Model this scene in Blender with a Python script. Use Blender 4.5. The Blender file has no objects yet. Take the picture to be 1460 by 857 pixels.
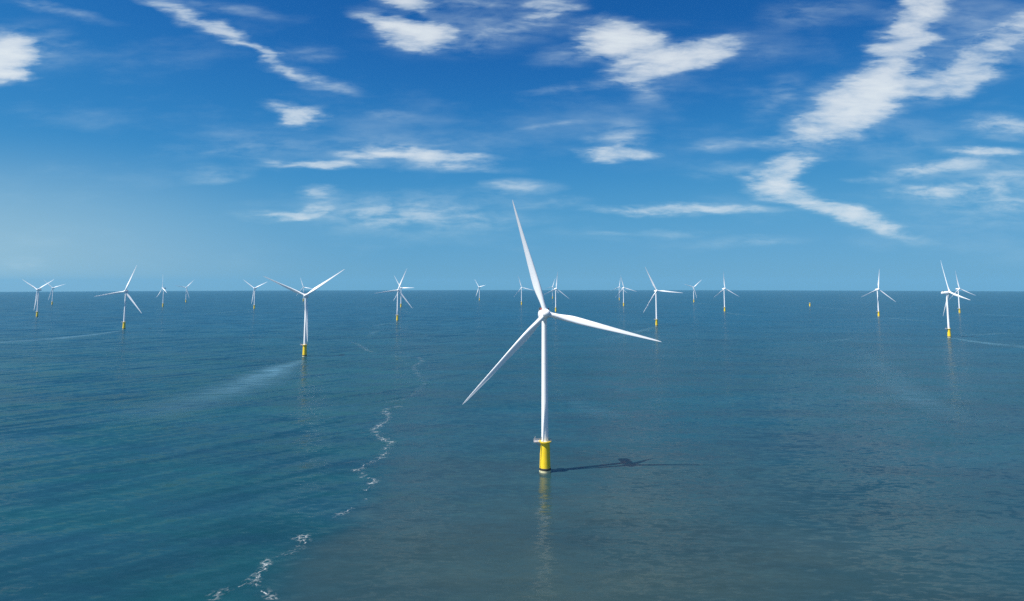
import bpy, bmesh, math, random
from mathutils import Vector, Matrix
R = math.radians
random.seed(7)
S = bpy.context.scene
COL = S.collection

# ------------------------------------------------------------------ camera
CAM_H = 116.0
FPX, PPX, PPY = 973.0, 730.0, 310.0          # focal length and principal point, in pixels of the 1460x857 picture
PITCH = math.atan((404.8 - PPY) / FPX)
RE = 2.9e6                                   # radius of curvature of the sea sheet (with refraction and haze limit)
cd = bpy.data.cameras.new('camera')
cam = bpy.data.objects.new('camera', cd)
COL.objects.link(cam)
cam.location = (0, 0, CAM_H)
cam.rotation_euler = (R(90) + PITCH, R(0.03), 0)
cd.sensor_fit = 'HORIZONTAL'
cd.sensor_width = 36.0
cd.lens = 36.0 * FPX / 1460.0
cd.shift_y = (PPY - 428.5) / 1460.0
cd.clip_start = 1.0
cd.clip_end = 120000.0
S.camera = cam

# ------------------------------------------------------------------ exposure
S.view_settings.view_transform = 'Standard'
S.view_settings.look = 'None'
S.view_settings.exposure = 1.0
S.view_settings.gamma = 1.0
S.view_settings.use_curve_mapping = False
S.cycles.max_bounces = 6
S.cycles.transparent_max_bounces = 12
S.cycles.volume_bounces = 0
S.cycles.sample_clamp_direct = 1.3
S.cycles.sample_clamp_indirect = 2.0
S.cycles.use_denoising = False

# ------------------------------------------------------------------ sun
SUN_DIR = Vector((-54.1, -21.7, 96.0)).normalized()      # towards the sun, from the shadow of the near turbine
SUN_EL = math.asin(SUN_DIR.z)
SUN_AZ = math.atan2(SUN_DIR.x, SUN_DIR.y)
ld = bpy.data.lights.new('sun', 'SUN')
ld.energy = 4.6
ld.angle = R(0.5)
ld.color = (1.0, 0.965, 0.91)
sun = bpy.data.objects.new('sun', ld)
COL.objects.link(sun)
sun.rotation_euler = SUN_DIR.to_track_quat('Z', 'Y').to_euler()

# ------------------------------------------------------------------ node helper
class NT:
    def __init__(self, tree):
        self.t = tree
        tree.nodes.clear()
    def n(self, typ, ins=None, **kw):
        nd = self.t.nodes.new(typ)
        for k, v in kw.items():
            setattr(nd, k, v)
        for k, v in (ins or {}).items():
            self.put(nd.inputs[k], v)
        return nd
    def put(self, sock, v):
        if isinstance(v, bpy.types.NodeSocket):
            self.t.links.new(v, sock)
        else:
            sock.default_value = v
    def m(self, op, a, b=0.0, c=0.0, clamp=False):
        nd = self.n('ShaderNodeMath', {0: a, 1: b, 2: c}, operation=op)
        nd.use_clamp = clamp
        return nd.outputs[0]
    def v(self, op, a, b=(0, 0, 0), out=0):
        nd = self.n('ShaderNodeVectorMath', {0: a}, operation=op)
        if op == 'SCALE':
            self.put(nd.inputs[3], b)
        else:
            self.put(nd.inputs[1], b)
        return nd.outputs[1] if op in ('LENGTH', 'DOT_PRODUCT') else nd.outputs[0]
    def ramp(self, x, a, b, lo=0.0, hi=1.0, smooth=True):
        nd = self.n('ShaderNodeMapRange', {0: x, 1: a, 2: b, 3: lo, 4: hi})
        nd.interpolation_type = 'SMOOTHSTEP' if smooth else 'LINEAR'
        return nd.outputs[0]
    def noise(self, vec, scale, detail=4.0, rough=0.55, dist=0.0, color=False):
        nd = self.n('ShaderNodeTexNoise', {'Vector': vec, 'Scale': scale, 'Detail': detail, 'Roughness': rough, 'Distortion': dist})
        return nd.outputs[1] if color else nd.outputs[0]
    def mapping(self, vec, loc=(0, 0, 0), rot=(0, 0, 0), sca=(1, 1, 1), typ='POINT'):
        return self.n('ShaderNodeMapping', {'Vector': vec, 'Location': loc, 'Rotation': rot, 'Scale': sca}, vector_type=typ).outputs[0]
    def mix(self, f, a, b, blend='MIX'):
        nd = self.n('ShaderNodeMix', data_type='RGBA', blend_type=blend)
        self.put(nd.inputs[0], f); self.put(nd.inputs[6], a); self.put(nd.inputs[7], b)
        return nd.outputs[2]

def pix_ray(x, y):
    fw = Vector((0, math.cos(PITCH), math.sin(PITCH)))
    up = Vector((0, -math.sin(PITCH), math.cos(PITCH)))
    return fw + Vector((1, 0, 0)) * ((x - PPX) / FPX) - up * ((y - PPY) / FPX)

def sea_z(x, y):
    return -(x * x + y * y) / (2 * RE)

def sea_at(x, y):
    """Point of the sea seen in the photograph at pixel x, y."""
    d = pix_ray(x, y)
    t = -CAM_H / d.z
    for _ in range(20):
        t = (sea_z(d.x * t, d.y * t) - CAM_H) / d.z
    return Vector((d.x * t, d.y * t, sea_z(d.x * t, d.y * t)))

# ------------------------------------------------------------------ sky with cirrus, all by world direction
W = bpy.data.worlds.new('World')
S.world = W
W.use_nodes = True
W.cycles.sampling_method = 'NONE'
w = NT(W.node_tree)
sky = w.n('ShaderNodeTexSky')
sky.sky_type = 'NISHITA'
sky.sun_disc = False
sky.sun_elevation = SUN_EL
sky.sun_rotation = SUN_AZ
sky.altitude = 0.0
sky.air_density = 0.7
sky.dust_density = 0.3
sky.ozone_density = 6.0
tc = w.n('ShaderNodeTexCoord')
sep = w.n('ShaderNodeSeparateXYZ', {0: tc.outputs['Generated']})
ay = w.m('MAXIMUM', w.m('ABSOLUTE', sep.outputs[1]), 0.02)
gu = w.m('DIVIDE', sep.outputs[0], ay)
gv = w.m('DIVIDE', sep.outputs[2], ay)
uv = w.n('ShaderNodeCombineXYZ', {0: gu, 1: gv, 2: w.m('MULTIPLY', w.m('LESS_THAN', sep.outputs[1], 0.0), 3.0)}).outputs[0]
# wind-drawn warp of the cloud outlines: long in azimuth, short in elevation
st1 = w.mapping(uv, rot=(0, 0, R(-4)), sca=(7, 26, 1))
st2 = w.mapping(uv, loc=(3.1, 1.7, 0), rot=(0, 0, R(-6)), sca=(15, 62, 1))
n1 = w.noise(st1, 1.0, 4.0, 0.6, color=True)
n2 = w.noise(st2, 1.0, 5.0, 0.65, color=True)
wa = w.v('MULTIPLY', w.v('SUBTRACT', n1, (0.5, 0.5, 0.5)), (0.085, 0.030, 0))
wb = w.v('MULTIPLY', w.v('SUBTRACT', n2, (0.5, 0.5, 0.5)), (0.050, 0.011, 0))
pw = w.v('ADD', uv, w.v('ADD', wa, wb))

# cloud masses: centre x, y, half length, half height, tilt, density (as seen in the photograph, turned into sky directions)
CLOUDS = [
 (-2, 82, 42, 31, 0, 2.8), (18, 108, 34, 7, 0, 1.1), (55, 66, 60, 30, -10, .22),
 (80, 15, 70, 9, -14, .28), (262, 18, 60, 13, -25, .60), (330, 52, 62, 8, -27, .46), (385, 86, 44, 8, -33, .60), (452, 116, 58, 8, -13, .50), (330, 10, 60, 9, -10, .25), (440, 80, 40, 12, 0, .2),
 (430, 168, 26, 11, 8, 1.15), (404, 156, 34, 7, -14, .5),
 (592, 46, 50, 20, -10, 2.2), (552, 29, 46, 11, -17, .9), (575, 4, 40, 10, -15, .9), (660, 42, 115, 34, 2, .21), (640, 5, 100, 8, 0, .34), (785, 12, 42, 26, 10, .55), (735, 40, 80, 20, 20, .20),
 (882, 57, 52, 23, -5, 2.3), (826, 76, 60, 14, 8, .36), (955, 86, 88, 20, 14, 1.4), (925, 110, 60, 20, 8, .25), (1006, 74, 44, 16, 20, .5), (808, 126, 54, 7, 9, .3), (912, 132, 34, 16, -20, .3), (1060, 70, 60, 26, 0, .14),
 (1318, 18, 70, 30, 62, 1.0), (1268, 88, 84, 31, 60, 1.0), (1208, 156, 66, 38, 32, 1.1), (1250, 136, 66, 32, 30, .55), (1165, 182, 50, 16, 8, .75), (1110, 204, 60, 9, 0, .45),
 (1436, 52, 72, 20, 34, .72), (1370, 112, 62, 23, 24, .85), (1322, 125, 60, 17, 0, .5), (1440, 60, 90, 50, 20, .18), (1340, 60, 120, 50, 30, .16),
 (1126, 241, 42, 16, 24, 1.1), (1088, 262, 38, 18, -10, 1.2), (1146, 283, 62, 13, -20, 1.0), (1212, 306, 58, 13, -18, .85), (1264, 325, 52, 13, -20, .6),
 (880, 221, 46, 9, 0, 1.15), (888, 198, 36, 26, 0, .42), (930, 220, 80, 20, 0, .08),
 (606, 222, 100, 7, -3, .95), (640, 236, 84, 10, -3, .55), (545, 217, 58, 10, 4, .55), (600, 205, 130, 18, 0, .16), (450, 233, 70, 6, 0, .75), (462, 272, 30, 10, 0, .75), (402, 305, 52, 8, 0, .62), (444, 298, 36, 8, 15, .55),
 (310, 247, 44, 11, 4, .28), (335, 208, 90, 20, 5, .17), (430, 215, 120, 20, 2, .12),
 (600, 306, 140, 28, 3, .34), (545, 298, 90, 24, 0, .22), (690, 318, 70, 12, 4, .2),
 (970, 298, 118, 7, -1, .90), (742, 270, 44, 11, 0, .42), (786, 179, 38, 5, 10, .4), (790, 288, 50, 6, 4, .2),
 (1442, 180, 60, 16, -6, .6), (1410, 217, 62, 6, 0, .75), (1330, 240, 72, 11, 8, .6), (1325, 273, 72, 11, 0, .5), (1440, 268, 90, 42, 0, .34), (1250, 258, 34, 5, 0, .3), (1400, 295, 140, 40, 0, .16), (1290, 200, 120, 30, 4, .14),
 (1070, 345, 76, 8, 2, .26), (960, 333, 60, 6, 0, .26), (858, 332, 26, 4, 0, .3), (1110, 140, 44, 24, 34, .26), (1180, 16, 60, 20, 10, .18), (1025, 207, 40, 10, 0, .24), (1030, 240, 50, 10, 6, .22),
 (560, 165, 36, 8, 0, .24), (25, 378, 40, 12, 0, .45), (1120, 25, 40, 20, 10, .12),
]
field = None
for ci, (cx, cy, a, b, ang, amp) in enumerate(CLOUDS):
    if field is not None and ci % 12 == 0:
        # evaluated in batches, so that the shader keeps few values alive at once
        pw = w.v('ADD', pw, w.v('SCALE', w.n('ShaderNodeCombineXYZ', {0: field, 1: field, 2: field}).outputs[0], 1e-7))
    c = pix_ray(cx, cy); c = Vector((c.x / c.y, c.z / c.y))
    ca, sa = math.cos(R(ang)), math.sin(R(ang))
    q = pix_ray(cx + a * ca, cy - a * sa); q = Vector((q.x / q.y, q.z / q.y)) - c
    q2 = pix_ray(cx - b * sa, cy - b * ca); q2 = Vector((q2.x / q2.y, q2.z / q2.y)) - c
    mp = w.mapping(pw, (c.x, c.y, 0), (0, 0, math.atan2(q.y, q.x)), (q.length, q2.length, 1), 'TEXTURE')
    l = w.v('LENGTH', mp)
    e = w.ramp(l, 1.60, 0.0, 0.0, amp)
    field = e if field is None else w.m('ADD', field, e)
# fibres: the noise eats into the masses, so that edges fray into streaks
fb1 = w.noise(w.mapping(uv, loc=(5, 2, 0), rot=(0, 0, R(7)), sca=(19, 74, 1)), 1.0, 8.0, 0.60, 0.35)
fb2 = w.noise(w.mapping(uv, loc=(1, 8, 0), rot=(0, 0, R(3)), sca=(8, 24, 1)), 1.0, 6.0, 0.6, 0.4)
fib = w.ramp(w.m('MULTIPLY_ADD', fb1, 0.48, w.m('MULTIPLY', fb2, 0.52)), 0.30, 0.70, 0.0, 1.0, False)
eat = w.m('MULTIPLY', w.m('SUBTRACT', 1.0, fib), 0.66)
dens = w.m('MAXIMUM', w.m('SUBTRACT', w.m('MULTIPLY', field, 0.90), eat), 0.0)
dens = w.m('ADD', w.m('MULTIPLY', dens, 0.66), w.m('MULTIPLY', w.m('MINIMUM', field, 0.6), w.m('MULTIPLY', w.ramp(fib, 0.10, 0.90), 1.05)))
# thin overall veil
veil = w.m('MULTIPLY', w.ramp(w.noise(w.mapping(uv, loc=(7, 7, 0), sca=(3, 11, 1)), 1.0, 6.0, 0.6), 0.48, 0.80), 0.16)
dens = w.m('ADD', dens, veil)
alpha = w.m('SUBTRACT', 1.0, w.m('EXPONENT', w.m('MULTIPLY', dens, -1.28)))
alpha = w.m('MULTIPLY', alpha, w.ramp(sep.outputs[2], 0.0, 0.05, 0.15, 1.0))
# white haze low in the left-hand sky
c = pix_ray(-120, 400)
hz = w.mapping(uv, (c.x / c.y, c.z / c.y, 0), (0, 0, 0), (0.75, 0.24, 1), 'TEXTURE')
hz = w.ramp(w.v('LENGTH', hz), 1.0, 0.0, 0.0, 0.80)
# clear polarised-looking sky: each channel of the sky model is graded to the deep blue of the photograph
sr = w.n('ShaderNodeSeparateColor', {0: sky.outputs[0]})
def grade(x, pts):
    fc = w.n('ShaderNodeFloatCurve', {1: w.m('DIVIDE', x, 8.0)})
    cv = fc.mapping.curves[0]
    cv.points[0].location = (0, 0)
    cv.points[1].location = (1, pts[-1][1] / 8.0)
    for a_, b_ in pts[:-1]:
        cv.points.new(a_ / 8.0, b_ / 8.0)
    fc.mapping.extend = 'HORIZONTAL'
    fc.mapping.update()
    return w.m('MULTIPLY', fc.outputs[0], 8.0)
skyc = w.n('ShaderNodeCombineColor', {
    0: grade(sr.outputs[0], [(0.78, 0.067), (1.31, 0.25), (2.2, 0.67), (4.15, 1.15), (8, 1.6)]),
    1: grade(sr.outputs[1], [(1.46, 0.89), (2.41, 1.82), (3.75, 2.68), (5.41, 3.13), (8, 3.6)]),
    2: grade(sr.outputs[2], [(3.06, 3.13), (4.58, 4.4), (6.0, 4.95), (8, 5.4)])}).outputs[0]
skyc = w.mix(hz, skyc, (3.1, 4.8, 5.7, 1))
cloudc = w.mix(w.ramp(alpha, 0.05, 0.75, 0.0, 1.0, False), (4.2, 6.0, 7.0, 1), (6.7, 7.2, 7.45, 1))
skyc = w.mix(alpha, skyc, cloudc)
bg = w.n('ShaderNodeBackground', {'Color': skyc, 'Strength': 0.06})
wo = w.n('ShaderNodeOutputWorld', {'Surface': bg.outputs[0]})

# ------------------------------------------------------------------ materials
def material(name):
    m = bpy.data.materials.new(name)
    m.use_nodes = True
    return m, NT(m.node_tree)

def paint(name, col, rough=0.35, wear=0.06, scale=0.6, coat=0.0):
    """Painted steel or gelcoat: faint cloudy wear and vertical run marks of the paint itself."""
    m, g = material(name)
    tc = g.n('ShaderNodeTexCoord').outputs['Object']
    a = g.noise(g.mapping(tc, sca=(1, 1, 0.08)), scale * 2.2, 5, 0.6)
    b = g.noise(tc, scale * 0.35, 4, 0.6)
    f = g.m('MULTIPLY', g.ramp(g.m('ADD', a, b), 0.75, 1.35), wear)
    dark = tuple(c * 0.55 for c in col) + (1,)
    cc = g.mix(f, tuple(col) + (1,), dark)
    p = g.n('ShaderNodeBsdfPrincipled', {'Base Color': cc, 'Roughness': g.ramp(a, 0.3, 0.7, rough - 0.06, rough + 0.1), 'Coat Weight': coat})
    g.n('ShaderNodeOutputMaterial', {0: p.outputs[0]})
    return m

M_WHITE = paint('white_paint', (0.80, 0.81, 0.81), 0.35, 0.16, 0.25)
M_BLADE = paint('white_gelcoat', (0.80, 0.81, 0.81), 0.30, 0.10, 0.2)
M_YELLOW = paint('yellow_paint', (0.80, 0.56, 0.012), 0.42, 0.35, 0.5)
M_CREAM = paint('bleached_paint', (0.62, 0.58, 0.34), 0.6, 0.6, 0.9)
M_DARK = paint('dark_growth', (0.030, 0.032, 0.025), 0.8, 0.4, 0.8)
M_GREY = paint('galvanised_steel', (0.42, 0.40, 0.40), 0.45, 0.4, 1.2)
M_COOL = paint('dark_cooler', (0.05, 0.055, 0.06), 0.5, 0.2, 1.2)
M_RED = paint('red_lens', (0.55, 0.05, 0.04), 0.25, 0.1, 1.0)
M_SERR = paint('grey_serration', (0.55, 0.56, 0.57), 0.5, 0.2, 0.6)

# ------------------------------------------------------------------ sea
FRONT = [(645, 430), (585, 447), (560, 470), (575, 490), (600, 510), (598, 535), (560, 575), (553, 612), (550, 640), (515, 668), (530, 690),
         (500, 725), (440, 765), (410, 797), (372, 822), (340, 870), (300, 930)]
FW = [sea_at(*q) for q in FRONT]

m_sea, g = material('sea_water')
pos = g.n('ShaderNodeNewGeometry').outputs['Position']
sp = g.n('ShaderNodeSeparateXYZ', {0: pos})
flat = g.n('ShaderNodeCombineXYZ', {0: sp.outputs[0], 1: sp.outputs[1], 2: 0.0}).outputs[0]
# slopes of the water, three wave systems; crests lie across the wind
def slopes(sx, sy, rot, amp, detail, rough=0.55):
    n = g.noise(g.mapping(flat, rot=(0, 0, R(rot)), sca=(sx, sy, 1)), 1.0, detail, rough, 0.3, True)
    return g.v('MULTIPLY', g.v('SUBTRACT', n, (0.5, 0.5, 0.5)), (amp[0], amp[1], 0))
s1 = slopes(0.16, 0.42, 6, (0.29, 0.45), 3)
s2 = slopes(0.035, 0.085, -14, (0.12, 0.19), 3)
s3 = slopes(0.008, 0.022, 24, (0.02, 0.05), 2)
# swell that bends in from the left, crests running towards the upper right
sw = g.noise(g.mapping(flat, rot=(0, 0, R(48)), sca=(110.0, 15.0, 1), typ='TEXTURE'), 1.0, 2.0, 0.45, 0.2)
sw2 = g.noise(g.mapping(flat, rot=(0, 0, R(40)), sca=(50.0, 6.0, 1), typ='TEXTURE'), 1.0, 2.0, 0.5, 0.2)
sw = g.m('ADD', g.m('MULTIPLY', g.m('SUBTRACT', sw, 0.5), 0.42), g.m('MULTIPLY', g.m('SUBTRACT', sw2, 0.5), 0.22))
s4 = g.v('SCALE', g.n('ShaderNodeCombineXYZ', {0: g.m('MULTIPLY', sw, -0.74), 1: g.m('MULTIPLY', sw, 0.67), 2: 0.0}).outputs[0], g.ramp(sp.outputs[0], 20.0, -150.0))
calm = g.ramp(g.noise(g.mapping(flat, rot=(0, 0, R(8)), sca=(0.004, 0.011, 1)), 1.0, 5, 0.6, 0.4), 0.30, 0.70, 0.82, 1.12)
sl = g.v('SCALE', g.v('ADD', g.v('ADD', s1, s4), g.v('ADD', s2, s3)), g.m('MULTIPLY', calm, g.ramp(g.v('LENGTH', flat), 350.0, 2500.0, 1.25, 4.5)))
nrm = g.v('NORMALIZE', g.v('ADD', sl, (0, 0, 1)))
# tidal front: clear green water to its left, silty water to its right
fc = g.n('ShaderNodeFloatCurve')
cv = fc.mapping.curves[0]
Y0, Y1, X0, X1 = FW[-1].y, FW[0].y, -400.0, 200.0
pts = sorted(((p.y - Y0) / (Y1 - Y0), (p.x - X0) / (X1 - X0)) for p in FW)
cv.points[0].location = pts[0]; cv.points[1].location = pts[-1]
for q in pts[1:-1]:
    cv.points.new(*q)
for q in cv.points:
    q.handle_type = 'VECTOR'
fc.mapping.update()
g.put(fc.inputs[1], g.ramp(sp.outputs[1], Y0, Y1, 0.0, 1.0, False))
xf = g.m('MULTIPLY_ADD', fc.outputs[0], X1 - X0, X0)
nb = g.noise(g.mapping(flat, rot=(0, 0, R(15)), sca=(0.010, 0.022, 1)), 1.0, 6, 0.6, 0.5)
nc = g.noise(g.mapping(flat, loc=(31, 7, 0), rot=(0, 0, R(-8)), sca=(0.0030, 0.0075, 1)), 1.0, 6, 0.6, 0.6)
nd_ = g.noise(g.mapping(flat, loc=(3, 70, 0), rot=(0, 0, R(5)), sca=(0.05, 0.16, 1)), 1.0, 5, 0.65, 0.3)
side = g.m('SUBTRACT', sp.outputs[0], xf)
side = g.m('MULTIPLY_ADD', g.m('SUBTRACT', nb, 0.5), 40.0, g.m('MULTIPLY_ADD', g.m('SUBTRACT', nd_, 0.5), 14.0, side))
right = g.ramp(side, -6.0, 22.0)
silt = g.mapping(flat, (45, 250, 0), (0, 0, 0), (240, 330, 1), 'TEXTURE')
silt = g.ramp(g.m('MULTIPLY_ADD', g.m('SUBTRACT', nc, 0.5), 1.1, g.v('LENGTH', silt)), 1.15, 0.15)
silt = g.m('MULTIPLY', silt, right)
SEA_REFL = 0.28
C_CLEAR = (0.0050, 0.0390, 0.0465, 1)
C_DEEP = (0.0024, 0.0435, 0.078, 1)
C_RIGHT = (0.0056, 0.0375, 0.052, 1)
C_SILT = (0.0205, 0.0390, 0.0380, 1)
ne = g.noise(g.mapping(flat, loc=(90, 4, 0), sca=(0.007, 0.020, 1)), 1.0, 6, 0.62, 0.5)
tone = g.ramp(ne, 0.36, 0.64)
base = g.mix(right, g.mix(tone, C_CLEAR, (0.0060, 0.0330, 0.0480, 1)), g.mix(tone, C_RIGHT, (0.0105, 0.0330, 0.0440, 1)))
base = g.mix(g.m('MULTIPLY', silt, g.ramp(nb, 0.25, 0.7, 0.55, 1.0)), base, C_SILT)
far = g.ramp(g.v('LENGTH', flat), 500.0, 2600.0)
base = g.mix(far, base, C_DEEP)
vary = g.ramp(g.m('ADD', g.m('MULTIPLY', nc, 0.55), g.m('ADD', g.m('MULTIPLY', nb, 0.25), g.m('MULTIPLY', nd_, 0.20))), 0.34, 0.66, 0.72, 1.28, False)
base = g.v('SCALE', base, vary)
# turbid water body under a rough surface: the wave slopes keep the reflectance from reaching one at grazing angles
fr = g.n('ShaderNodeFresnel', {'IOR': 1.333}).outputs[0]
refl = g.m('MULTIPLY', g.m('SUBTRACT', 1.0, g.m('EXPONENT', g.m('MULTIPLY', fr, -1.0 / SEA_REFL))), SEA_REFL)
body = g.n('ShaderNodeBsdfDiffuse', {'Color': base, 'Normal': nrm})
gloss = g.n('ShaderNodeBsdfGlossy', {'Color': (1, 1, 1, 1), 'Roughness': 0.15, 'Normal': nrm})
mx = g.n('ShaderNodeMixShader', {0: refl, 1: body.outputs[0], 2: gloss.outputs[0]})
g.n('ShaderNodeOutputMaterial', {0: mx.outputs[0]})

def mesh_obj(name, verts, faces, mat, parent=None, smooth=False, loc=None):
    me = bpy.data.meshes.new(name)
    me.from_pydata(verts, [], faces)
    me.update()
    me.materials.append(mat)
    if smooth:
        for p in me.polygons:
            p.use_smooth = True
    o = bpy.data.objects.new(name, me)
    COL.objects.link(o)
    if parent:
        o.parent = parent
    if loc:
        o.location = loc
    return o

NS = 360
radii = [0.0]
r = 60.0
while r < 46000:
    radii.append(r); r *= 1.06
V = [(0, 0, 0)]
F = []
for i, rr in enumerate(radii[1:]):
    for k in range(NS):
        t = 2 * math.pi * k / NS
        V.append((rr * math.cos(t), rr * math.sin(t), -rr * rr / (2 * RE)))
    for k in range(NS):
        a = 1 + i * NS + k; b = 1 + i * NS + (k + 1) % NS
        if i == 0:
            F.append((0, a, b))
        else:
            F.append((a - NS, a, b, b - NS))
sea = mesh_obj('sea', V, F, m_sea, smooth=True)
sea['kind'] = 'structure'
sea['label'] = 'blue green open sea with a silty brown patch in front'

# ------------------------------------------------------------------ air: thin blue haze over the water
HAZE = 2.4e-5
m_haze = bpy.data.materials.new('haze')
m_haze.use_nodes = True
hg = NT(m_haze.node_tree)
hv = hg.n('ShaderNodeVolumePrincipled', {'Color': (0.21, 0.53, 0.76, 1), 'Density': HAZE, 'Anisotropy': 0.0})
hg.n('ShaderNodeOutputMaterial', {1: hv.outputs[0]})
L, ZB, ZT = 47000.0, sea_z(46000.0, 0) - 1.0, 420.0
hz_o = mesh_obj('haze', [(x, y, z) for z in (ZB, ZT) for y in (-L, L) for x in (-L, L)],
                [(0, 2, 3, 1), (4, 5, 7, 6), (0, 1, 5, 4), (2, 6, 7, 3), (0, 4, 6, 2), (1, 3, 7, 5)], m_haze)
hz_o['kind'] = 'stuff'
hz_o['label'] = 'thin blue sea haze over the far water'
hz_o['category'] = 'haze'

# ------------------------------------------------------------------ foam on the water, and the pale wakes behind the piles
def ribbons(name, lines, mat, lift, step):
    me = bpy.data.meshes.new(name)
    bm = bmesh.new()
    uvl = bm.loops.layers.uv.new('UVMap')
    dl = bm.loops.layers.float_color.new('foam_amount')
    rng = random.Random(3)
    for pts, mode in lines:
        # pts: (pixel x, pixel y, half width in metres, density)
        W_ = [(sea_at(px, py), hw, dn) for px, py, hw, dn in pts]
        chain = []
        for (p, h0, d0), (q, h1, d1) in zip(W_[:-1], W_[1:]):
            n = max(1, int((q - p).length / step))
            for k in range(n):
                t = k / n
                chain.append((p.lerp(q, t), h0 + (h1 - h0) * t, d0 + (d1 - d0) * t))
        chain.append(W_[-1])
        if step < 5:                                   # ragged centre line of the foam
            jx = jy = 0.0
            for i in range(1, len(chain) - 1):
                jx = jx * 0.80 + rng.uniform(-0.75, 0.75); jy = jy * 0.80 + rng.uniform(-0.75, 0.75)
                p, hw, dn = chain[i]
                chain[i] = (p + Vector((jx, jy, 0)), hw, dn * rng.uniform(0.5, 1.0))
        rows = []
        s = rng.random() * 500
        prev = None
        for i, (p, hw, dn) in enumerate(chain):
            a = chain[max(0, i - 1)][0]; b = chain[min(len(chain) - 1, i + 1)][0]
            t = (b - a); t.z = 0; t.normalize()
            side = Vector((-t.y, t.x, 0))
            if prev is not None:
                s += (p - prev).length
            prev = p
            row = []
            for u in (-1, -0.5, 0, 0.5, 1):
                c = p + side * hw * u
                row.append((bm.verts.new((c.x, c.y, sea_z(c.x, c.y) + lift)), u, s, dn))
            rows.append(row)
        for r0, r1 in zip(rows[:-1], rows[1:]):
            for j in range(4):
                q = [r0[j], r0[j + 1], r1[j + 1], r1[j]]
                f = bm.faces.new([z[0] for z in q])
                for lp, z in zip(f.loops, q):
                    lp[uvl].uv = (z[1], z[2])
                    lp[dl] = (z[3], z[3], z[3], 1)
    bm.normal_update()
    for f in bm.faces:
        if f.normal.z < 0:
            f.normal_flip()
    bm.to_mesh(me); bm.free()
    me.materials.append(mat)
    o = bpy.data.objects.new(name, me)
    COL.objects.link(o)
    return o

def foam_mat(name, col, kind):
    m, g = material(name)
    u = g.n('ShaderNodeUVMap', uv_map='UVMap').outputs[0]
    us = g.n('ShaderNodeSeparateXYZ', {0: u})
    d = g.n('ShaderNodeAttribute', attribute_name='foam_amount').outputs[2]
    pos = g.n('ShaderNodeNewGeometry').outputs['Position']
    edge = g.ramp(g.m('ABSOLUTE', us.outputs[0]), 1.0, 0.05)
    if kind == 'foam':
        # a wandering thread of foam with lacy offshoots
        mid = g.m('MULTIPLY', g.m('SUBTRACT', g.noise(g.n('ShaderNodeCombineXYZ', {0: 0.0, 1: us.outputs[1]}).outputs[0], 0.12, 3, 0.6), 0.5), 1.8)
        thread = g.ramp(g.m('ABSOLUTE', g.m('SUBTRACT', us.outputs[0], mid)), 0.125, 0.0)
        brk = g.ramp(g.noise(pos, 0.28, 4, 0.65), 0.48, 0.66)
        lace = g.n('ShaderNodeTexVoronoi', {'Vector': g.v('ADD', pos, g.v('SCALE', g.noise(pos, 0.5, 3, 0.6, 0.0, True), 2.5)), 'Scale': 0.33}, feature='DISTANCE_TO_EDGE').outputs[0]
        lace = g.ramp(lace, 0.16, 0.0)
        lace = g.m('MULTIPLY', lace, g.ramp(g.noise(pos, 0.13, 4, 0.65), 0.46, 0.63))
        a = g.m('MAXIMUM', g.m('MULTIPLY', thread, brk), g.m('MULTIPLY', lace, 0.60))
        a = g.m('MULTIPLY', g.m('MULTIPLY', g.m('MULTIPLY', a, edge), d, clamp=True), 0.80)
        rough = 0.8
    else:
        n = g.noise(g.mapping(pos, rot=(0, 0, R(4)), sca=(0.020, 0.20, 0.0)), 1.0, 6, 0.68, 0.3)
        n2 = g.noise(g.mapping(u, sca=(1.1, 0.006, 1)), 1.0, 3, 0.6, 0.3)
        a = g.m('MULTIPLY', g.ramp(n, 0.38, 0.62, 0.16, 1.0), g.ramp(n2, 0.30, 0.58, 0.60, 1.0))
        a = g.m('MULTIPLY', g.m('MULTIPLY', a, edge), d, clamp=True)
        rough = 0.5
    p = g.n('ShaderNodeBsdfPrincipled', {'Base Color': col + (1,), 'Roughness': rough, 'IOR': 1.333})
    t = g.n('ShaderNodeBsdfTransparent')
    mx = g.n('ShaderNodeMixShader', {0: a, 1: t.outputs[0], 2: p.outputs[0]})
    g.n('ShaderNodeOutputMaterial', {0: mx.outputs[0]})
    return m

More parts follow.
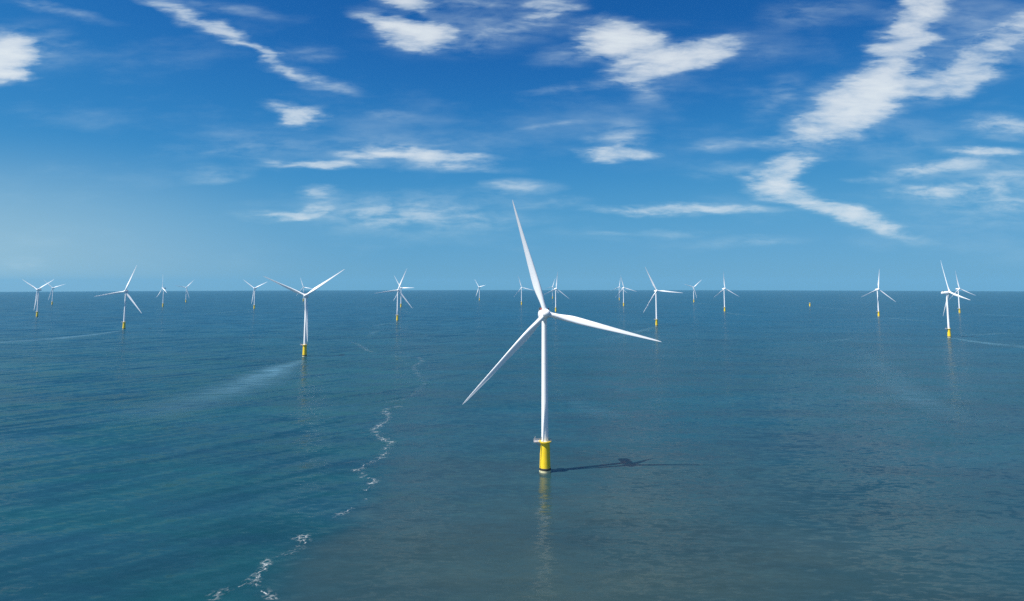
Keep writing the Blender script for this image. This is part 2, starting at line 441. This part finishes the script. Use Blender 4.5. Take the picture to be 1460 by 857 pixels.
wakes = [
 [(432, 513, 8, .45), (420, 517, 20, .75), (395, 526, 36, .85), (362, 544, 48, .70), (310, 562, 54, .42), (240, 585, 58, .20), (170, 610, 60, 0)],
 [(174, 471, 8, .7), (140, 476, 18, 1.0), (85, 482, 26, 1.0), (0, 488, 30, .55), (-90, 494, 36, .2)],
 [(1357, 482, 7, .5), (1385, 487, 17, .9), (1420, 491, 24, .9), (1470, 496, 30, .7), (1540, 503, 36, .3)],
 [(1360, 479, 6, .1), (1390, 478, 16, .55), (1420, 476, 14, .5), (1450, 475, 12, 0)],
 [(1257, 452.3, 6, .4), (1275, 454.5, 12, .9), (1300, 456.5, 14, .75), (1345, 460, 16, 0)],
 [(1158, 437.6, 6, .5), (1170, 438.8, 10, .9), (1190, 440, 12, .8), (1215, 441.6, 14, 0)],
 [(1035, 445.5, 8, .5), (1045, 447.5, 14, .75), (1060, 449, 16, .5), (1085, 451.5, 20, 0)],
 [(991, 432, 8, .5), (1000, 433, 14, .7), (1018, 434.2, 16, 0)],
 [(934, 466, 6, .5), (918, 471, 14, .6), (890, 478, 20, .35), (850, 488, 26, 0)],
 [(1372, 447, 6, .2), (1390, 447.5, 10, .8), (1420, 449.5, 12, .9), (1465, 452, 14, .7), (1520, 455, 16, 0)],
 [(50, 452.5, 7, .5), (20, 454.5, 12, .7), (-30, 457, 16, .3)],
 [(360, 441, 7, .4), (330, 444, 13, .6), (290, 448, 16, 0)],
 [(870, 437, 10, .2), (886, 438.5, 16, .5), (905, 439.3, 14, 0)],
 [(505, 437, 14, 0), (535, 435.5, 16, .5), (560, 436, 16, 0)],
 [(530, 467, 12, 0), (542, 463, 14, .45), (570, 459, 10, 0)],
 [(525, 480, 9, 0), (532, 474, 9, .55), (548, 469, 9, 0)],
 [(1160, 489, 12, 0), (1200, 485, 14, .45), (1230, 481, 12, 0)],
 [(1225, 492, 14, 0), (1265, 537, 22, .30), (1310, 570, 24, .36), (1380, 608, 24, 0)],
 [(800, 560, 14, 0), (850, 590, 18, .28), (905, 592, 16, 0)],
]
m_wake = foam_mat('pale_stirred_water', (0.060, 0.155, 0.215), 'wake')
wk = ribbons('wake_streaks', [([(x_, y_, h_ * (1.4 if i_ else 1.1), min(1.0, d_ * 1.25)) for x_, y_, h_, d_ in l], 0) for i_, l in enumerate(wakes)], m_wake, 0.05, 14.0)
wk['kind'] = 'stuff'
wk['label'] = 'pale streaks of stirred water trailing from the turbine piles'
wk['category'] = 'wake'

foam = [
 [(560, 508, 4, .1), (597, 510, 4, .55), (603, 515, 3.5, .6), (590, 522, 4, .4), (594, 530, 4, .5), (606, 546, 4, .2), (600, 553, 4, .15), (585, 566, 4, .25), (553, 574, 4, .35)],
 [(572, 579, 3, .6), (548, 584, 3.2, .9), (554, 597, 3, 1.0), (546, 605, 3, .9), (534, 612, 3.2, 1.0), (538, 621, 3.4, 1.0), (554, 630, 3.2, 1.0), (553, 643, 3, 1.0), (544, 652, 2.6, 1.0), (523, 660, 2.4, 1.0),
  (508, 670, 2.6, 1.0), (521, 680, 2.6, .9), (536, 686, 2.4, 1.0), (527, 695, 2.2, 1.0), (521, 700, 2, .5)],
 [(523, 711, 1.5, .9), (521, 714, 1.5, .9)],
 [(505, 724, 1.6, .7), (485, 733, 2.4, .8), (474, 738, 2, .2)],
 [(410, 768, 2, .5), (434, 764, 2.6, 1.0), (440, 772, 2.4, 1.0), (424, 785, 2, .7), (407, 793, 1.8, .9), (388, 798, 2, 1.0), (376, 812, 2, 1.0), (360, 826, 2.4, 1.0), (371, 841, 2.4, 1.1), (386, 855, 2.2, .8)],
 [(372, 822, 2, .6), (340, 838, 2.2, .6), (313, 843, 2.6, .8), (300, 856, 2.4, .4)],
 [(500, 487, 5, .2), (512, 492, 4.5, .6), (522, 499, 4.5, .6), (535, 503, 4, .2)],
]
m_foam = foam_mat('sea_foam', (0.52, 0.56, 0.57), 'foam')
fo = ribbons('sea_foam', [([(x_, y_, h_ * 1.7, d_) for x_, y_, h_, d_ in l], 0) for l in foam], m_foam, 0.10, 1.5)
fo['kind'] = 'stuff'
fo['label'] = 'thin winding line of white foam along the tidal front'
fo['category'] = 'foam'

# ------------------------------------------------------------------ turbine parts
HUB_H, OVER, TILT, ROTOR = 97.0, 6.5, R(5), 75.0
PLAT = 18.6

def lathe(bm, prof, seg=40, center=(0, 0), cap=True):
    rings = []
    for rr, z in prof:
        rings.append([bm.verts.new((center[0] + rr * math.cos(2 * math.pi * k / seg), center[1] + rr * math.sin(2 * math.pi * k / seg), z)) for k in range(seg)])
    for a, b in zip(rings[:-1], rings[1:]):
        for k in range(seg):
            bm.faces.new((a[k], a[(k + 1) % seg], b[(k + 1) % seg], b[k]))
    if cap:
        bm.faces.new(list(reversed(rings[0])))
        bm.faces.new(rings[-1])

def box(bm, lo, hi, bevel=0.0, mat=None):
    g_ = bmesh.ops.create_cube(bm, size=1.0)
    vs = g_['verts']
    for v in vs:
        v.co = Vector((lo[i] + (hi[i] - lo[i]) * (v.co[i] + 0.5) for i in range(3)))
    if bevel:
        es = list({e for v in vs for e in v.link_edges})
        bmesh.ops.bevel(bm, geom=es, offset=bevel, segments=3, profile=0.6, affect='EDGES')

def tube(bm, a, b, rad, seg=8):
    a, b = Vector(a), Vector(b)
    d = (b - a)
    q = d.to_track_quat('Z', 'Y').to_matrix()
    r0 = [bm.verts.new(a + q @ Vector((rad * math.cos(2 * math.pi * k / seg), rad * math.sin(2 * math.pi * k / seg), 0))) for k in range(seg)]
    r1 = [bm.verts.new(b + q @ Vector((rad * math.cos(2 * math.pi * k / seg), rad * math.sin(2 * math.pi * k / seg), 0))) for k in range(seg)]
    for k in range(seg):
        bm.faces.new((r0[k], r0[(k + 1) % seg], r1[(k + 1) % seg], r1[k]))
    bm.faces.new(list(reversed(r0))); bm.faces.new(r1)

def done(name, bm, mat, parent, loc=(0, 0, 0), rot=(0, 0, 0), smooth=True, angle=40):
    bmesh.ops.recalc_face_normals(bm, faces=bm.faces[:])
    me = bpy.data.meshes.new(name)
    bm.to_mesh(me); bm.free()
    me.materials.append(mat)
    if smooth:
        for p in me.polygons:
            p.use_smooth = True
        me.set_sharp_from_angle(angle=R(angle))
    o = bpy.data.objects.new(name, me)
    COL.objects.link(o)
    o.parent = parent
    o.location = loc
    o.rotation_euler = rot
    return o

def empty(name, loc):
    o = bpy.data.objects.new(name, None)
    o.empty_display_size = 5
    COL.objects.link(o)
    o.location = loc
    return o

def build_foundation(root):
    bm = bmesh.new()
    lathe(bm, [(3.42, 2.6), (3.32, 5), (3.12, 12), (3.0, 16.2), (3.0, 18.0)], 48)
    body = done('foundation', bm, M_YELLOW, root)
    bm = bmesh.new()
    lathe(bm, [(3.60, -6.0), (3.62, 0.2), (3.62, 1.30)], 48)
    done('splash_zone', bm, M_CREAM, body)
    bm = bmesh.new()
    lathe(bm, [(3.66, 1.30), (3.68, 1.5), (3.66, 2.45), (3.40, 2.62)], 48)
    done('dark_band', bm, M_DARK, body)
    # external working platform with a laydown area to one side
    bm = bmesh.new()
    lathe(bm, [(3.1, 17.5), (3.95, 18.0), (4.05, 18.05), (4.05, 18.6)], 48)
    plat = done('platform', bm, M_YELLOW, root)
    bm = bmesh.new()
    box(bm, (-7.0, -2.1, 18.12), (-3.6, 2.1, 18.58), 0.05)
    for y in (-1.6, 1.6):
        tube(bm, (-6.4, y, 18.2), (-3.05, y * 0.8, 15.6), 0.14)
    done('laydown_deck', bm, M_GREY, plat)
    bm = bmesh.new()
    pts = []
    for k in range(25):
        t = R(-148 + 296 * k / 24)
        pts.append((3.92 * math.cos(t), 3.92 * math.sin(t)))
    pts = [(-3.5, -1.98), (-5.2, -1.98), (-6.88, -1.98), (-6.88, 0), (-6.88, 1.98), (-5.2, 1.98), (-3.5, 1.98)][::-1] + pts
    for i, q in enumerate(pts):
        tube(bm, (q[0], q[1], 18.58), (q[0], q[1], 19.75), 0.05, 6)
        q2 = pts[(i + 1) % len(pts)]
        for z in (18.78, 19.2, 19.72):
            tube(bm, (q[0], q[1], z), (q2[0], q2[1], z), 0.045, 6)
    done('railing', bm, M_GREY, plat)
    bm = bmesh.new()
    tube(bm, (-6.2, 1.3, 18.58), (-6.2, 1.3, 20.9), 0.16)
    tube(bm, (-6.2, 1.3, 20.8), (-6.0, -1.6, 21.5), 0.11)
    tube(bm, (-6.2, 1.3, 19.8), (-6.1, -0.2, 21.1), 0.06)
    done('davit_crane', bm, M_GREY, plat)

def blade_mesh(bm):
    st = [0.0, .02, .05, .09, .13, .17, .21, .25, .30, .36, .43, .50, .58, .66, .74, .82, .89, .94, .975, .993, 1.0]
    def interp(x, tab):
        for (a, va), (b, vb) in zip(tab[:-1], tab[1:]):
            if x <= b:
                t = (x - a) / (b - a); t = t * t * (3 - 2 * t) if False else t
                return va + (vb - va) * t
        return tab[-1][1]
    chord = [(0, 3.0), (.05, 3.05), (.09, 3.3), (.13, 3.85), (.17, 4.35), (.21, 4.65), (.25, 4.65), (.30, 4.45), (.36, 4.1), (.43, 3.75), (.50, 3.25), (.58, 2.75), (.66, 2.3), (.74, 1.9), (.82, 1.5), (.89, 1.15), (.94, .85), (.975, .52), (.993, .22), (1, .06)]
    thick = [(0, 1.0), (.05, .98), (.09, .80), (.13, .62), (.17, .50), (.25, .36), (.36, .29), (.5, .24), (.74, .20), (1, .17)]
    twist = [(0, 16), (.15, 16), (.25, 14.5), (.4, 11), (.6, 7.5), (.8, 4), (1, 1.5)]
    blend = [(0, 0), (.05, .03), (.21, 1), (1, 1)]
    N = 26
    rings = []
    for t in st:
        c = interp(t, chord); th = interp(t, thick); tw = R(interp(t, twist) + 1.5); bl = interp(t, blend)
        z = 1.6 + t * (ROTOR - 1.6)
        pre = -2.6 * t ** 2.2                          # pre-bend into the wind
        ring = []
        for k in range(N):
            a = 2 * math.pi * k / N
            # circle
            xc, yc = 0.5 * math.cos(a), 0.5 * math.sin(a)
            # aerofoil, leading edge at +x
            x = 0.5 * (1 + math.cos(a)); xx = 1 - x    # xx: 0 at leading edge, 1 at trailing edge
            yt = 5 * th * (0.2969 * math.sqrt(max(xx, 0)) - 0.1260 * xx - 0.3516 * xx ** 2 + 0.2843 * xx ** 3 - 0.1020 * xx ** 4)
            camb = 0.035 * 4 * xx * (1 - xx)
            ya = (yt if math.sin(a) >= 0 else -yt) + camb
            xa = x - 0.60
            X = c * ((1 - bl) * xc * 1.0 + bl * xa)
            Y = c * ((1 - bl) * yc * (th if th < 1 else 1) + bl * ya)
            X2 = X * math.cos(tw) + Y * math.sin(tw)
            Y2 = -X * math.sin(tw) + Y * math.cos(tw)
            ring.append(bm.verts.new((X2, Y2 + pre, z)))
        rings.append(ring)
    for a, b in zip(rings[:-1], rings[1:]):
        for k in range(N):
            bm.faces.new((a[k], a[(k + 1) % N], b[(k + 1) % N], b[k]))
    bm.faces.new(list(reversed(rings[0]))); bm.faces.new(rings[-1])
    # points along the trailing edge for the serration strip
    return [(rings[i][N // 2].co.copy(), st[i]) for i in range(len(st)) if .49 < st[i] < .98]

def rotor_axes(yaw):
    n = Vector((math.sin(yaw) * math.cos(TILT), -math.cos(yaw) * math.cos(TILT), math.sin(TILT)))
    r_ = Vector((math.cos(yaw), math.sin(yaw), 0))
    u = n.cross(r_) * -1
    if u.z < 0:
        u = -u
    return n, r_, u.normalized()

def rotor_matrix(yaw, phi):
    """Local z along the blade, local -y into the wind."""
    n, r_, u = rotor_axes(yaw)
    z = (u * math.cos(phi) + r_ * math.sin(phi))
    y = -n
    x = y.cross(z)
    return Matrix((x, y, z)).transposed()

def build_turbine():
    root = empty('wind_turbine', (0, 0, 0))
    build_foundation(root)
    bm = bmesh.new()
    prof = [(2.35, 18.6), (2.35, 18.9), (2.18, 18.95)]
    zt = HUB_H - 2.3
    for k in range(1, 25):
        t = k / 24
        prof.append((2.18 + (1.66 - 2.18) * t ** 1.1, 18.95 + (zt - 18.95) * t))
        if k in (7, 15):                                  # flange seams between tower sections
            rr, zz = prof[-1]
            prof += [(rr + 0.035, zz + 0.01), (rr + 0.035, zz + 0.2), (rr, zz + 0.21)]
    lathe(bm, prof, 48)
    tower = done('tower', bm, M_WHITE, root)
    bm = bmesh.new()
    box(bm, (-0.5, -2.27, 19.2), (0.5, -2.05, 21.5), 0.06)
    done('door', bm, M_GREY, tower, rot=(0, 0, R(-70)))
    # nacelle: local -y into the wind, origin on the tower axis at hub height
    nac = None
    bm = bmesh.new()
    secs = [(-3.9, 2.55, 2.6), (-3.2, 2.85, 2.85), (-1.0, 2.95, 2.95), (3.0, 2.95, 2.95), (7.5, 2.85, 2.8), (10.0, 2.6, 2.45), (10.8, 2.1, 1.9)]
    NSEG = 32
    rings = []
    for y, hx, hz in secs:
        ring = []
        for k in range(NSEG):
            a = 2 * math.pi * k / NSEG
            ca, sa = math.cos(a), math.sin(a)
            e = 0.62
            ring.append(bm.verts.new((hx * math.copysign(abs(ca) ** e, ca), y, hz * math.copysign(abs(sa) ** e, sa))))
        rings.append(ring)
    for a, b in zip(rings[:-1], rings[1:]):
        for k in range(NSEG):
            bm.faces.new((a[k], a[(k + 1) % NSEG], b[(k + 1) % NSEG], b[k]))
    bm.faces.new(rings[0]); bm.faces.new(list(reversed(rings[-1])))
    lathe(bm, [(1.75, -3.1), (1.95, -2.2)], 32)
    nac = done('nacelle', bm, M_WHITE, root)
    bm = bmesh.new()
    box(bm, (-2.3, 6.2, 2.7), (2.3, 7.0, 4.5), 0.08)
    for x in (-2.2, 2.2):
        tube(bm, (x, 8.6, 2.4), (x, 6.9, 4.3), 0.08, 6)
    done('cooler', bm, M_COOL, nac)
    bm = bmesh.new()
    for x in (-2.2, 2.2):
        for y in (7.6, 9.4):
            tube(bm, (x, y, 2.3), (x, y, 3.7), 0.06, 6)
        tube(bm, (x, 7.6, 3.65), (x, 9.4, 3.65), 0.06, 6)
    tube(bm, (-2.2, 9.4, 3.65), (2.2, 9.4, 3.65), 0.06, 6)
    tube(bm, (0.6, 7.8, 2.5), (0.6, 7.8, 5.4), 0.05, 6)
    done('hoist_railing', bm, M_GREY, nac)
    for x in (-2.35, 2.35):
        bm = bmesh.new()
        lathe(bm, [(0.26, 2.45), (0.26, 3.0), (0.32, 3.05), (0.32, 3.5), (0.2, 3.7)], 14, (x, -2.4))
        done('aviation_light', bm, M_RED, nac)
    # hub: local -y into the wind, origin at the rotor centre
    bm = bmesh.new()
    prof = [(2.5, -2.35), (2.72, -1.9), (2.8, -0.6), (2.78, 0.6), (2.62, 1.6), (2.25, 2.5), (1.65, 3.15), (0.9, 3.5), (0.25, 3.6)]
    lathe(bm, prof, 40)
    bmesh.ops.rotate(bm, verts=bm.verts[:], matrix=Matrix.Rotation(R(90), 3, 'X'))
    for k in range(3):                                       # blade collars
        b2 = [(1.72, 1.2), (1.72, 2.95), (1.60, 3.0)]
        start = len(bm.verts)
        lathe(bm, b2, 32)
        bm.verts.ensure_lookup_table()
        bmesh.ops.rotate(bm, verts=bm.verts[start:], matrix=Matrix.Rotation(2 * math.pi * k / 3, 3, 'Y'))
    hub = done('hub', bm, M_WHITE, root)
    bm = bmesh.new()
    te = blade_mesh(bm)
    bl = done('blade', bm, M_BLADE, root, angle=60)
    bm = bmesh.new()
    # toothed strip along the outer trailing edge
    n = 70
    for i in range(len(te) - 1):
        (p, tp), (q, tq) = te[i], te[i + 1]
        k = max(2, int((q - p).length / 0.5))
        for j in range(k):
            a = p.lerp(q, j / k); b = p.lerp(q, (j + 1) / k)
            wd = 0.34 * (1 - 0.5 * tp)
            o = Vector((-1, -0.10, 0)).normalized()
            v = [bm.verts.new(a + Vector((0.05, -.012, 0))), bm.verts.new(b + Vector((0.05, -.012, 0))), bm.verts.new((a + b) / 2 + o * wd),
                 bm.verts.new(a + Vector((0.05, .012, 0))), bm.verts.new(b + Vector((0.05, .012, 0))), bm.verts.new((a + b) / 2 + o * wd + Vector((0, .012, 0)))]
            bm.faces.new(v[:3]); bm.faces.new(v[3:][::-1])
            for x_, y_ in ((0, 1), (1, 2), (2, 0)):
                bm.faces.new((v[x_], v[y_], v[y_ + 3], v[x_ + 3]))
    done('serration', bm, M_BLADE, bl, smooth=False)
    for _ in range(2):
        c2 = copy_tree(bl, root)
    return root

def kids(o):
    return [c for c in COL.objects if c.parent == o]

def copy_tree(o, parent=None):
    c = o.copy()
    COL.objects.link(c)
    c.parent = parent
    for ch in kids(o):
        copy_tree(ch, c)
    return c

def pose(root, x, y, yaw, phi):
    root.location = (x, y, sea_z(x, y))
    n, r_, u = rotor_axes(yaw)
    hubc = Vector((0, 0, HUB_H)) + n * OVER
    k = 0
    for c in kids(root):
        nm = c.name.split('.')[0]
        if nm == 'nacelle':
            c.matrix_local = Matrix.Translation((0, 0, HUB_H)) @ rotor_matrix(yaw, 0.0).to_4x4()
        elif nm == 'hub':
            c.matrix_local = Matrix.Translation(hubc) @ rotor_matrix(yaw, phi).to_4x4()
        elif nm == 'blade':
            c.matrix_local = Matrix.Translation(hubc) @ rotor_matrix(yaw, phi + k * 2 * math.pi / 3).to_4x4()
            k += 1

# x, y, yaw, rotor angle, label
FARM = [
 (20.5, 436.7, 6, 104, 'nearest and largest white wind turbine, its shadow lying on the water beside it'),
 (-334.5, 1116.8, 6, 55, 'second nearest wind turbine, two blades raised in a wide V, left of the foam'),
 (954.0, 1506.9, 84, 18, 'wind turbine turned sideways at the right, its long nacelle showing'),
 (-1009.4, 1794.5, 6, 20, 'wind turbine with a long pale wake running left from its yellow foot'),
 (400.9, 1910.7, 6, 95, 'mid distance wind turbine right above the tip of the nearest turbine right blade'),
 (-363.3, 2183.3, 14, 22, 'front wind turbine of the overlapping pair right of the wide V turbine'),
 (-562.6, 3483.8, -12, 89, 'smaller rear wind turbine of the overlapping pair right of the wide V turbine'),
 (-1705.3, 2473.0, -8, 60, 'larger of the two wind turbines nearest the left edge, yellow foot showing'),
 (-2676.3, 4001.4, 4, 72, 'smaller hazy one of the two wind turbines nearest the left edge'),
 (-1817.7, 3581.2, -42, 109, 'small wind turbine turned almost edge on, one blade straight up, nacelle to the right'),
 (-2141.8, 4514.0, 12, 42, 'tiny wind turbine between the edge on one and the wide V one, farther left'),
 (-1222.4, 3263.0, -10, 65, 'small wind turbine just left of the wide V one, two blades spread upwards'),
 (-1436.3, 4731.5, -4, 99, 'tiny wind turbine hidden right behind the hub of the wide V turbine'),
 (-236.0, 4976.1, -46, 79, 'tiny lone wind turbine standing left of the nearest turbine, one blade visible to the right'),
 (53.9, 3881.4, 14, 103, 'small wind turbine just left of the nearest turbine upper blade'),
 (183.6, 2884.5, 22, 7, 'upright blade wind turbine just above and right of the nearest turbine hub'),
 (334.9, 5666.4, 8, 17, 'faint tiny wind turbine touching the upright blade one beside the nearest hub'),
 (793.7, 5079.8, 10, 8, 'left and fainter wind turbine of the close small pair right of centre'),
 (592.3, 3646.8, 16, 106, 'right and larger wind turbine of the close small pair right of centre'),
 (1172.0, 4429.1, 2, 48, 'tiny wind turbine with one bright blade pointing up right, short wake at its foot'),
 (901.0, 2915.0, 18, 118, 'wind turbine with one blade straight up, first one left of the bare foundation'),
 (1309.8, 2459.9, 4, 8, 'wind turbine with one blade straight up, first one right of the bare foundation'),
 (1789.9, 2752.7, 10, 112, 'rightmost wind turbine, standing behind the sideways turned one'),
]
proto = build_turbine()
trees = [proto] + [copy_tree(proto) for _ in FARM[1:]]
for root, (x, y, yaw, phi, label) in zip(trees, FARM):
    pose(root, x, y, R(yaw), R(phi))
    root['label'] = label
    root['category'] = 'wind turbine'
    root['group'] = 'wind turbines standing in the sea'

# the one pile that carries no turbine yet
fd = empty('turbine_foundation', (0, 0, 0))
build_foundation(fd)
bm = bmesh.new()
lathe(bm, [(2.4, 18.6), (2.4, 19.3), (2.2, 19.6), (0.4, 19.8)], 32)
done('cover', bm, M_GREY, fd)
q = sea_at(1154.8, 437.2)
fd.location = q
fd['label'] = 'small bare yellow foundation without a tower, a thin wake to its right'
fd['category'] = 'foundation'
